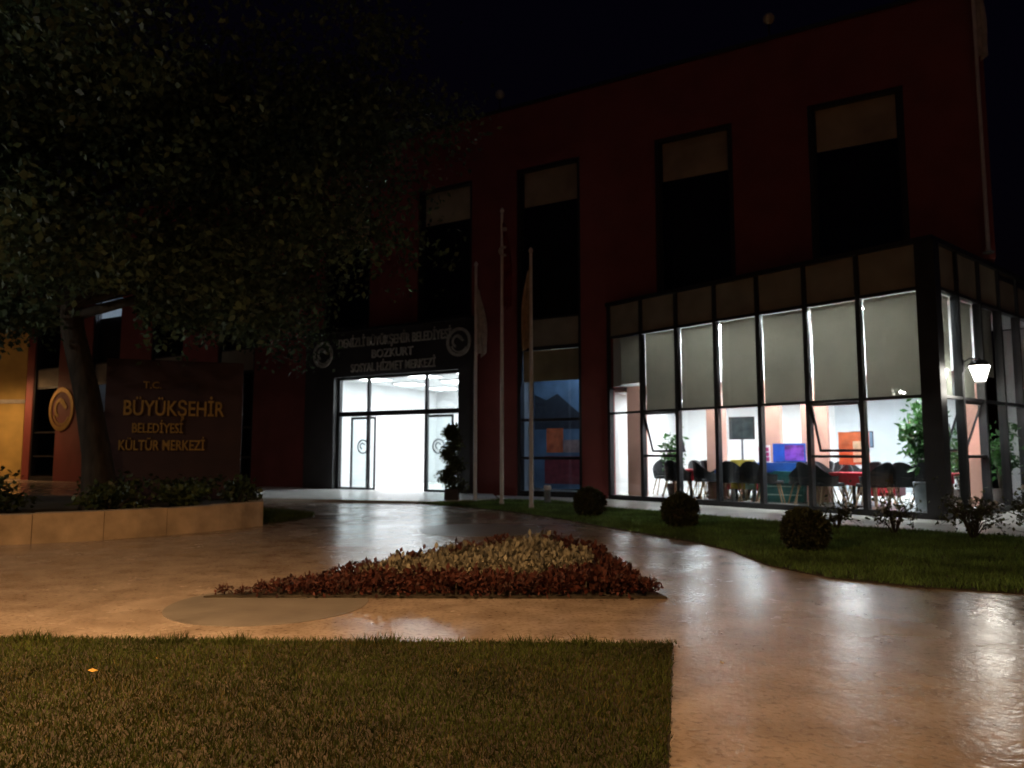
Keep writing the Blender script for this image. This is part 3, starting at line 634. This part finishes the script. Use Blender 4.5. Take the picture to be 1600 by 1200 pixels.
t = thing('orange_poster', 'orange and cream poster panel behind the glass left of the corner tree', 'poster', bw(13.75, -0.9, FZ), RB)
obj('panel', MB().box(-.32,.32,0,.04,.92,1.66), M['orange'], t); obj('figure', MB().prism([(-.02,-.006),(.26,-.006),(.26,-.001),(-.02,-.001)], .97, 1.45), M['cream'], t); obj('leg', MB().box(-.29,-.25,.0,.04,0,.92).box(.25,.29,0,.04,0,.92), M['grey'], t); obj('foot', MB().box(-.31,-.23,-.2,.25,0,.02).box(.23,.31,-.2,.25,0,.02), M['grey'], t)
t = thing('inner_door', 'grey door in the white rear wall seen behind the corner tree', 'door', bw(15.3, cafe_d-0.14, FZ), RB)
obj('leaf', MB().box(-.45,.45,0,.05,0,2.05), M['doorgrey'], t); obj('frame', MB().box(-.52,-.45,-.02,.06,0,2.12).box(.45,.52,-.02,.06,0,2.12).box(-.45,.45,-.02,.06,2.05,2.12), M['white'], t); obj('handle', MB().tube([(-.36,-.05,1.0),(-.24,-.05,1.0)], .012, 8).tube([(-.36,-.05,1.0),(-.36,0,1.0)], .012, 8), M['steel'], t)

def potted(loc, h, spread, label, nl, m='indoor', size=0.16, rz=0, trunk=0.4):
    t = thing('potted_plant', label, 'plant', loc, rz)
    obj('pot', MB().lathe([(.13,0),(.19,.30),(.2,.34),(.17,.34),(.16,.29)], 18), M['pot'], t)
    s = MB(); pts = []
    for k in range(7):
        a = rng.uniform(0, 2*PI); L = rng.uniform(.5, 1); top = (spread*.7*L*math.cos(a), spread*.7*L*math.sin(a), h*rng.uniform(.6,.97))
        mid = (top[0]*.3, top[1]*.3, top[2]*.55); s.tube([(0,0,.28), mid, top], [.018,.012,.005], 6)
        for q in range(nl//7):
            u = rng.uniform(trunk, 1.05); p0 = np.array(mid); p1 = np.array(top)
            pts.append(p0+(p1-p0)*((u-trunk)/(1-trunk)) + rng.normal(0, spread*.22, 3))
    obj('stem', s, M['stem'], t); obj('foliage', leaves('foliage', np.array(pts), size, M[m], aspect=.4), None, t); return t
potted(pw(1.18,1.25,FZ), 1.75, 0.42, 'tall green potted plant behind the second window of the pavilion', 420)
potted(pw(7.75,1.1,FZ), 2.45, 0.52, 'bushy dark potted tree behind the glass at the pavilion corner', 900, size=0.17)
potted(pw(7.6,3.6,FZ), 1.9, 0.5, 'green potted plant behind the right side glass, nearer one', 420)
potted(pw(8.0,4.9,FZ), 1.9, 0.5, 'green potted plant behind the right side glass, farther one', 420)

# ------------------------------------------------------------------ planter, sign wall, tree
def planter_front():
    pts = [(-14.0,9.2),(-12.0,9.25),(-10.4,9.5),(-8.8,9.95),(-7.25,10.58),(-6.5,10.95),(-5.85,11.45),(-5.2,12.2),(-4.75,12.85),(-4.47,13.38)]
    out = []                                   # resample to even pieces
    d = [0]
    for a, b in zip(pts, pts[1:]): d.append(d[-1]+math.dist(a, b))
    n = 24
    for i in range(n+1):
        s = d[-1]*i/n; k = max(j for j in range(len(d)) if d[j] <= s+1e-9); k = min(k, len(pts)-2)
        u = (s-d[k])/(d[k+1]-d[k]); out.append((pts[k][0]+(pts[k+1][0]-pts[k][0])*u, pts[k][1]+(pts[k+1][1]-pts[k][1])*u))
    return out
PF = planter_front()
pn = thing('stone_planter', 'low curved stone planter wall at the left edge of the plaza', 'planter', (-8.5, 12, 0))
def wp(poly, z0, z1): return MB().prism([(x+8.5, y-12) for x, y in poly], z0, z1)
def offs(i, d):
    a = PF[max(i-1,0)]; b = PF[min(i+1,len(PF)-1)]; t = Vector((b[0]-a[0], b[1]-a[1])).normalized()
    return (PF[i][0]-t.y*d, PF[i][1]+t.x*d)
TOP = 0.43
for i in range(0, len(PF)-1, 2):
    j = min(i+2, len(PF)-1); ks = list(range(i, j+1)); e = 0.004*((i//2) % 2)
    o = [offs(k, 0.0+e) for k in ks]; p = [offs(k, 0.28) for k in ks][::-1]
    def shrink(a, b, d=0.004): v = Vector((b[0]-a[0], b[1]-a[1])).normalized()*d; return (a[0]+v.x, a[1]+v.y)
    o[0] = shrink(o[0], o[1]); o[-1] = shrink(o[-1], o[-2]); p[0] = shrink(p[0], p[1]); p[-1] = shrink(p[-1], p[-2])
    obj('stone_panel', wp(o+p, 0.0, TOP-0.01*((i//2) % 3 == 1)), M['stone'], pn)
end = [offs(len(PF)-1, 0.0), (-4.75,14.2), (-5.3,15.3), (-6.2,16.3)]
for a, b in zip(end, end[1:]):
    v = Vector((b[0]-a[0], b[1]-a[1])).normalized(); nx, ny = -v.y*0.26, v.x*0.26
    obj('stone_panel', wp([(a[0]+v.x*.006,a[1]+v.y*.006), b, (b[0]+nx,b[1]+ny), (a[0]+nx+v.x*.006,a[1]+ny+v.y*.006)], 0, TOP), M['stone'], pn)
fill = [offs(k, 0.285) for k in range(len(PF))] + [(-5.0,14.2),(-5.55,15.1),(-6.4,16.1),(-14,17.5)]
obj('soil', wp(fill, 0.02, 0.34), M['soil'], pn)

sg = thing('sign_wall', 'dark red upright sign slab with brass letters standing in the planter', 'sign', (-7.05, 15.4, 0.34), R(20))
M['slab'] = mat('sign_stone', (0.055, 0.019, 0.017), 0.6, var=0.12, scale=2)
obj('slab', MB().box(-1.32,1.32,0,.28,0,2.9), M['slab'], sg, bevel=0.012)
text('lettering', 'T.C.', .20, .02, M['brass'], sg, (-.45, -.022, 2.30))
text('lettering', 'BÜYÜKŞEHİR', .44, .02, M['brass'], sg, (-.02, -.022, 1.74), width=1.92)
text('lettering', 'BELEDİYESİ', .28, .02, M['brass'], sg, (-.32, -.022, 1.38), width=.95)
text('lettering', 'KÜLTÜR MERKEZİ', .30, .02, M['brass'], sg, (-.22, -.022, 1.02), width=1.62)

tr = thing('plaza_tree', 'large dark leafy tree growing from the stone planter, filling the upper left', 'tree', (-7.3, 12.9, 0.3))
tm = MB(); tm.tube([(.18,0,-.1),(.15,0,.25),(.02,.05,1.0),(-.22,.1,2.0),(-.52,.05,3.2),(-.62,0,4.4),(-.4,0,6.5),(-.2,.1,8.6)], [.40,.30,.235,.21,.19,.16,.11,.05], 14)
tr_pts = []
limbs = []
for k in range(22):
    a = k*2.4+rng.uniform(-.3,.3); z = rng.uniform(2.3, 7.8); L = rng.uniform(3.0, 5.4)*(1 if z < 6 else .75); up = rng.uniform(-.08, .5)
    p0 = Vector((-.58,0,max(z,3.6))); p1 = p0+Vector((math.cos(a)*L*.5, math.sin(a)*L*.5, L*(up*.6+.18))); p2 = p0+Vector((math.cos(a)*L, math.sin(a)*L, L*up))
    tm.tube([p0, p1, p2], [.085,.05,.015], 7); limbs.append((p0,p1,p2))
# explicit low limb reaching right, over the plaza
for p0, p1, p2 in (((0,0,3.0),(2.2,.1,4.6),(3.9,.2,3.6)), ((0,0,3.4),(2.6,-.6,5.4),(5.0,-.8,4.6)), ((0,0,2.8),(1.6,.6,4.2),(2.9,.8,3.9)), ((0,0,5),(3,.5,7.2),(5.6,.6,7.4)), ((0,0,3),(-2.5,-.5,4.2),(-4.6,-.4,2.9))):
    p0, p1, p2 = map(Vector, ((-.56,0,p0[2]+.6),p1,p2)); tm.tube([p0,p1,p2], [.10,.06,.015], 7); limbs.append((p0,p1,p2))
obj('trunk', tm, M['bark'], tr, smooth=True)
cl = []
for p0, p1, p2 in limbs:
    for u in np.linspace(.35, 1.05, 12):
        p = (1-u)**2*p0+2*u*(1-u)*p1+u*u*p2
        for q in range(5): cl.append(np.array(p)+rng.normal(0, .55, 3)*[1,1,.6])
for k in range(420):                                     # fill the crown's volume
    d = rng.normal(size=3); d /= np.linalg.norm(d); rr = rng.uniform(.35,1)**.5
    p = d*rr*np.array([5.7,5.2,4.0])+np.array([0,0,7.2])
    if p[2] > 3.6: cl.append(p)
pts = []
for c in cl:
    n = int(rng.integers(26, 90)); pts.append(c + rng.normal(0, rng.uniform(.2,.42), (n,3))*[1,1,.65])
pts = np.vstack(pts); pts = pts[(pts[:,2] > 2.5) & ~((pts[:,0] > 3.85) & (pts[:,2] < 3.95))]
dep = pts[:,1]+12.9; hid = (np.abs((pts[:,0]-7.3)/dep+.56) < .042) & (pts[:,2]+.3 < 1.3+.222*dep)
pts = pts[~hid]                                          # an opening in the foliage above the trunk
obj('crown', leaves('crown', pts, 0.115, M['leaf'], aspect=.6), None, tr)

def bush(x, y, z, rx, rz_, n, label, m='shrub', size=.11, name='shrub'):
    t = thing(name, label, 'shrub', (x,y,z), rng.uniform(0,6), 'shrubs in the planter')
    s = MB()
    for k in range(6):
        a = rng.uniform(0,2*PI); s.tube([(0,0,-.05),(rx*.3*math.cos(a),rx*.3*math.sin(a),rz_*.6),(rx*.7*math.cos(a),rx*.7*math.sin(a),rz_*1.2)], [.02,.014,.005], 5)
    obj('stem', s, M['stem'], t)
    c = rng.normal(size=(max(6,n//40),3)); c /= np.linalg.norm(c,axis=1)[:,None]; c *= rng.uniform(.3,.9,(len(c),1))
    p = c[rng.integers(0,len(c),n)]+rng.normal(0,.2,(n,3)); p = p*[rx,rx,rz_]+[0,0,rz_]; p = p[p[:,2] > 0]
    obj('foliage', leaves('foliage', p, size, M[m]), None, t)
for x, y, rx, rz_, lab in ((-9.6,11.6,.8,.42,'dark loose shrub at the far left end of the planter'), (-8.35,12.0,.6,.3,'low dark shrub left of the tree trunk'),
        (-6.6,12.3,.55,.22,'small dark shrub right of the tree trunk'), (-5.75,13.0,.5,.22,'small dark shrub below the brass letters'),
        (-5.15,13.9,.42,.26,'small dark shrub at the right end of the planter'), (-7.6,14.2,.7,.34,'dark shrub at the foot of the sign slab'), (-6.3,14.5,.6,.28,'dark shrub at the right foot of the sign slab'), (-10.6,13.5,.9,.75,'tall dark shrub in front of the ochre building')):
    bush(x, y, .33, rx, rz_, 520, lab)

# ------------------------------------------------------------------ flower bed
BED = [(-2.78,6.78),(-2.4,7.04),(-2.0,7.34),(-1.57,7.7),(-1.12,8.23),(-0.6,8.84),(-0.08,9.49),(0.34,9.85),(0.71,9.79),(0.96,8.69),(1.2,7.59),(1.39,6.74)]
bed = st(obj('flower_bed', MB().prism(BED, -.2, .02), M['soil']))
def plant_mesh(name, m, n, h, r, size):
    a = rng.uniform(0,2*PI,n); u = rng.uniform(0,1,n)**.6; p = np.stack([np.cos(a)*r*u, np.sin(a)*r*u, h*(1-.55*u*u)*rng.uniform(.25,1,n)],1)
    nr = np.stack([np.cos(a)*u, np.sin(a)*u, np.full(n,.7)],1); return leaves(name, p, size, m, nrm=nr, aspect=.6)
reds = [plant_mesh('foliage', M['redleaf'], 120, .17, .14, .05) for _ in range(3)]
golds = [plant_mesh('foliage', M['goldleaf'], 110, .16, .125, .045) for _ in range(3)]
stemm = mesh_from('stem', *(lambda b: (b.v, b.f))(MB().tube([(0,0,-.02),(.01,0,.10)], [.012,.006], 5)), M['stem'])
cen = np.array([(-1.2,7.35),(.1,8.35),(.55,9.1),(.85,8.2),(.95,7.45)])
inner_gold = [(-1.57,7.45),(-1.09,7.98),(-0.58,8.5),(0.0,9.21),(0.37,9.55),(0.61,8.89),(0.93,7.52),(0.0,7.22),(-0.99,7.24)]
q = []
yy = 6.84; row = 0
while yy < 9.6:
    xx = -2.8 + (.09 if row % 2 else 0)
    while xx < 1.4:
        px, py = xx+rng.uniform(-.03,.03), yy+rng.uniform(-.03,.03)
        q.append((px,py)); xx += .175
    yy += .155; row += 1
q = np.array(q); big = inpoly(q[:,0], q[:,1], BED); isg = inpoly(q[:,0], q[:,1], inner_gold); q, isg = q[big], isg[big]
for (px, py), g in zip(q, isg):
    edge_d = min(abs(px+2.77)/1.2, 1.0); lift = .02 + (.12 if g else .05)*min(1, max(0, (py-6.8)/.9))
    o = thing('gold_bedding_plant' if g else 'red_bedding_plant', 'pale gold bedding plant in the middle band of the triangular flower bed' if g else 'dark red bedding plant in the outer band of the triangular flower bed', 'plant', (px,py,.018), rng.uniform(0,6.2), 'gold bedding plants' if g else 'red bedding plants')
    edge_d = min(1, (px+2.95)/1.7, (1.55-px)/.55+max(0,py-7.6)); s = (.38+.62*max(0,edge_d))*rng.uniform(.8,1.2)*(1+.22*max(0,min(1,(py-7.4)/2))); o.scale = (s, s, s*(1.05 if g else 1.0)*(1+lift))
    obj('stem', stemm, None, o); obj('foliage', (golds if g else reds)[int(rng.integers(0,3))], None, o)

# ------------------------------------------------------------------ clipped balls, bushes, pots, bollard, flags
def ball_mesh(r, n):
    d = rng.normal(size=(n,3)); d /= np.linalg.norm(d,axis=1)[:,None]; p = d*r*rng.uniform(.80,1.0,(n,1))*(1+.07*np.sin(d[:,:1]*4+rng.uniform(0,6))*np.sin(d[:,1:2]*5+rng.uniform(0,6))); p[:,2] *= rng.uniform(.9,1.0)
    return leaves('foliage', p+[0,0,r*.9], .05, M['box'], nrm=d*.9, aspect=.5)
for (x, y, r, lab) in ((1.58,15.2,.325,'clipped round bush nearest the flagpoles, smallest looking of three'), (2.94,13.0,.315,'clipped round bush in the middle of three on the right lawn'), (3.88,9.9,.305,'clipped round bush nearest the camera on the right lawn')):
    t = thing('ball_bush', lab, 'bush', (x,y,0), 0, 'clipped ball bushes on the lawn')
    obj('core', MB().lathe([(.02,.03),(r*.6,.1),(r*.82,r*.55),(r*.86,r*.95),(r*.7,r*1.4),(r*.3,r*1.68),(.01,r*1.72)], 18), M['black'] if 0 else M['stem'], t, smooth=True)
    obj('foliage', ball_mesh(r, 4200), None, t)
def twiggy(x, y, h, sp, n, label):
    t = thing('rose_bush', label, 'bush', (x,y,.01), 0, 'thin rose bushes right of the pavilion')
    s = MB(); pts = []; bl = []
    for k in range(n):
        a = rng.uniform(0,2*PI); L = rng.uniform(.4,1); p2 = Vector((sp*L*math.cos(a), sp*L*math.sin(a), h*rng.uniform(.5,1))); p1 = Vector((p2.x*.35,p2.y*.35,p2.z*.65))
        s.tube([(0,0,-.03),p1,p2], [.012,.009,.004], 5)
        for j in range(3):
            b = p1.lerp(p2, rng.uniform(0,.9)); e = b+Vector(rng.normal(0,.14,3)); s.tube([b,e], [.005,.003], 4); pts += [np.array(b.lerp(e,u))+rng.normal(0,.025,3) for u in rng.uniform(.3,1.1,7)]
        pts += [np.array(p1.lerp(p2,u))+rng.normal(0,.05,3) for u in rng.uniform(0,1,8)]
        if rng.random() < .25: bl.append(np.array(p2))
    obj('stem', s, M['stem'], t); obj('foliage', leaves('foliage', np.array(pts), .06, M['box']), None, t)
    if bl:
        bp = np.vstack([b+rng.normal(0,.022,(14,3)) for b in bl]); obj('blossom', leaves('blossom', bp, .045, M['bloom'], aspect=.8), None, t)
for x, y, h, sp, n, lab in ((6.1,11.9,.55,.45,12,'thin rose bush on the lawn below the corner post'), (6.9,11.2,.62,.55,14,'thin rose bush with pale blossoms right of the corner post'),
        (7.7,10.7,.8,.6,15,'taller thin rose bush below the lit lantern'), (8.4,11.5,.75,.6,14,'thin rose bush against the side glass of the pavilion'), (7.3,10.1,.5,.5,11,'low thin rose bush nearest the right edge of the picture'),(5.5,12.6,.42,.4,10,'lowest thin rose bush left of the corner post'),(7.4,12.0,.6,.5,12,'thin rose bush on the pale path behind the others')):
    twiggy(x, y, h, sp, n, lab)

t = thing('spiral_topiary', 'dark potted spiral topiary standing before the right side of the lit entrance', 'topiary', (-1.60,19.75,.02))
obj('pot', MB().box(-.19,.19,-.19,.19,0,.34), M['pot'], t, bevel=.02)
sp = []
for k in range(4600):
    u = rng.random(); z = .36+1.55*u; a = u*PI*5.2; rr = .20*(1-.55*u); c = np.array([rr*.75*math.cos(a), rr*.75*math.sin(a), z]); sp.append(c+rng.normal(0,1,3)*np.array([.105,.105,.065])*(1.15-.4*u))
for k in range(700): d = rng.normal(size=3); d /= np.linalg.norm(d); sp.append(np.array([0,0,1.86])+d*.19*rng.uniform(.5,1))
obj('foliage', leaves('foliage', np.array(sp), .08, M['box']), None, t)
obj('trunk', MB().tube([(0,0,.3),(0.02,0,1.0),(0,0,1.85)], [.03,.022,.012], 8), M['stem'], t)

t = thing('bollard_light', 'short grey bollard on the lawn behind the right flagpole', 'bollard', (.92,19.3,.01))
obj('post', MB().lathe([(.11,0),(.11,.03),(.085,.035),(.085,.34)], 18), M['grey'], t); obj('cap', MB().lathe([(.095,.34),(.10,.36),(.10,.43),(.07,.46)], 18), M['steel'], t)

def flag(x, y, h, label, fl, flm, group='flagpoles before the entrance', z=0, r=.05):
    t = thing('flagpole', label, 'flagpole', (x,y,z), 0, group)
    obj('pole', MB().lathe([(r*1.25,0),(r*1.2,.1),(r,.12),(r*.75,h-.05),(r*.75,h)], 14), M['steel'], t, smooth=True)
    obj('finial', MB().lathe([(r*.4,h),(r*1.1,h+.05),(r*1.1,h+.10),(r*.3,h+.16)], 12), M['steel'], t)
    obj('base_plate', MB().lathe([(r*2.6,0.0),(r*2.6,.025),(r*1.3,.03)], 16), M['grey'], t)
    if fl:
        z0, z1, w, turn = fl; v = []; n = 26; m = 14
        for i in range(m+1):
            u = i/m; zz = z1-(z1-z0)*u
            for j in range(n+1):
                s = j/n; ww = w*(.25+.75*math.sin(min(1,u*1.25)*PI*.62)); a = s*PI*4.2+u*1.5
                xx = r*.8+ww*s*math.cos(turn)+.05*math.sin(a)*s**.4; y2 = ww*s*math.sin(turn)-.075*math.cos(a)*s**.4
                v.append((xx-.02, y2, zz-(1-u)*s*.25-.35*u*s*(1-s)-.06*math.sin(a*.7)*u))
        f = [(i*(n+1)+j, i*(n+1)+j+1, (i+1)*(n+1)+j+1, (i+1)*(n+1)+j) for i in range(m) for j in range(n)]
        o = obj('flag', MB().add(v, f), M[flm], t, smooth=True); sm = o.modifiers.new('thick', 'SOLIDIFY'); sm.thickness = .004
        return t, o
    return t, None
flag(-.98,19.7,6.35,'left flagpole with a limp pale flag, before the entrance', (4.0,5.85,.26,.4), 'flagpale')
t, fo = flag(-.255,18.5,7.45,'middle flagpole, tallest of three, with a limp dark red flag', (5.05,7.3,.20,-.3), 'flagred')
# white crescent and star folded into the red flag
obj('flag_mark', MB().ring_xz(.05,6.42,.07,.14,-.155,-.15,R(60),R(300),20,False), M['flagpale'], fo); obj('flag_mark', MB().ring_xz(.07,7.0,.0,.06,-.14,-.135,n=10), M['flagpale'], fo)
flag(.45,17.25,6.05,'right flagpole with a limp cream flag', (3.85,5.85,.30,PI-.5), 'flagwarm')
pr = bw(16.58,-.20)
t, fo = flag(pr.x, pr.y, 7.7, 'wall mounted flagpole with limp pale flag at the upper right building corner', (4.6,6.6,.20,-.1), 'flagpale', None, 5.72, .045)
for z in (.5, 3.2): obj('bracket', MB().tube([(0,0,z), (.10,.18,z)], .02, 8), M['dark'], t)
# fix: flagpole without group
for o in list(bpy.data.objects):
    if o.get('group') is None and 'group' in o: del o['group']

def roof_lamp(s, label):
    t = thing('roof_globe', label, 'roof lamp', bw(s, .1, ROOF+.10), RB, 'globes on the roof edge')
    obj('stalk', MB().tube([(0,0,0),(0,0,.42)], .025, 8), M['dark'], t); obj('globe', MB().lathe([(.03,.40),(.10,.44),(.15,.52),(.15,.60),(.10,.68),(.02,.71)], 16), M['plate'], t, smooth=True)
roof_lamp(3.75, 'small round globe above the roof edge over the flagpoles'); roof_lamp(12.05, 'small round globe above the roof edge at the right')

# ------------------------------------------------------------------ neighbouring house, street lamps
nb = thing('ochre_house', 'ochre rendered neighbouring house lit orange at the far left edge', 'house', (-30.6, 38.6, 0))
obj('wall', MB().box(-7,5.0,0,9,0,11), M['ochre'], nb)
obj('roof', MB().add([(-7.4,-.4,11),(5.4,-.4,11),(5.4,9.4,11),(-7.4,9.4,11),(-7.4,4.5,13),(5.4,4.5,13)], [(0,1,5,4),(2,3,4,5),(1,2,5),(3,0,4),(3,2,1,0)]), M['roof'], nb)
for x in (-5.5,-2.4,.7):
    for z in (2.2,6.2):
        w = obj('window', MB().box(x,x+1.3,-.06,-.002,z,z+.08).box(x,x+1.3,-.06,-.002,z+1.72,z+1.8).box(x,x+.08,-.06,-.002,z+.08,z+1.72).box(x+1.22,x+1.3,-.06,-.002,z+.08,z+1.72), M['white'], nb); obj('pane', MB().box(x+.08,x+1.22,-.03,-.02,z+.08,z+1.72), M['tv'], w)
obj('cornice', MB().box(-7.05,5.05,-.08,-.002,3.9,4.1), M['pale'], nb)

def street_lamp(x, y, h, rz, label, power, cone=176, blend=.55):
    t = thing('street_lamp', label, 'street lamp', (x,y,0), rz, 'sodium street lamps')
    obj('post', MB().lathe([(.13,0),(.12,.3),(.075,.4),(.045,h)], 14), M['dark'], t)
    obj('arm', MB().tube([(0,0,h-.1),(.2,0,h+.25),(.75,0,h+.35)], [.04,.035,.03], 8), M['dark'], t)
    hd = obj('lamp_head', MB().box(.55,1.15,-.14,.14,h+.30,h+.40), M['grey'], t, bevel=.03); obj('lens', MB().box(.62,1.1,-.11,.11,h+.275,h+.298), M['gl_sod'], hd)
    l = bpy.data.lights.new('bulb', 'SPOT'); l.color = SODIUM; l.energy = power; l.shadow_soft_size = .15; l.spot_size = R(cone); l.spot_blend = blend
    o = link(bpy.data.objects.new('bulb', l), t); o.location = (.86,0,h+.24)
street_lamp(-4.25,3.05,4.25,R(10),'sodium street lamp on the front lawn left of the viewer',P_NEAR,158,.6)
street_lamp(9.0,-13.0,8.0,R(120),'sodium street lamp far behind the viewer',P_BACK)
street_lamp(-27.0,34.6,5.0,R(10),'sodium street lamp beside the ochre house',P_FAR)

lp = thing('lamp_post', 'white lantern lamp post on the plaza left of the planter', 'lamp post', (-13.2, 8.4, 0))
obj('post', MB().lathe([(.12,0),(.11,.3),(.06,.4),(.045,3.95)], 14), M['dark'], lp)
obj('lamp_glass', MB().lathe([(.07,3.98),(.17,4.35)], 6), M['gl_lamp'], lp)
obj('lamp_cap', MB().lathe([(.22,4.36),(.2,4.40),(.1,4.52),(.02,4.58)], 12), M['dark'], lp)
point(lp, (.30, -.25, 4.1), (1, .96, .88), P_POST, .12)
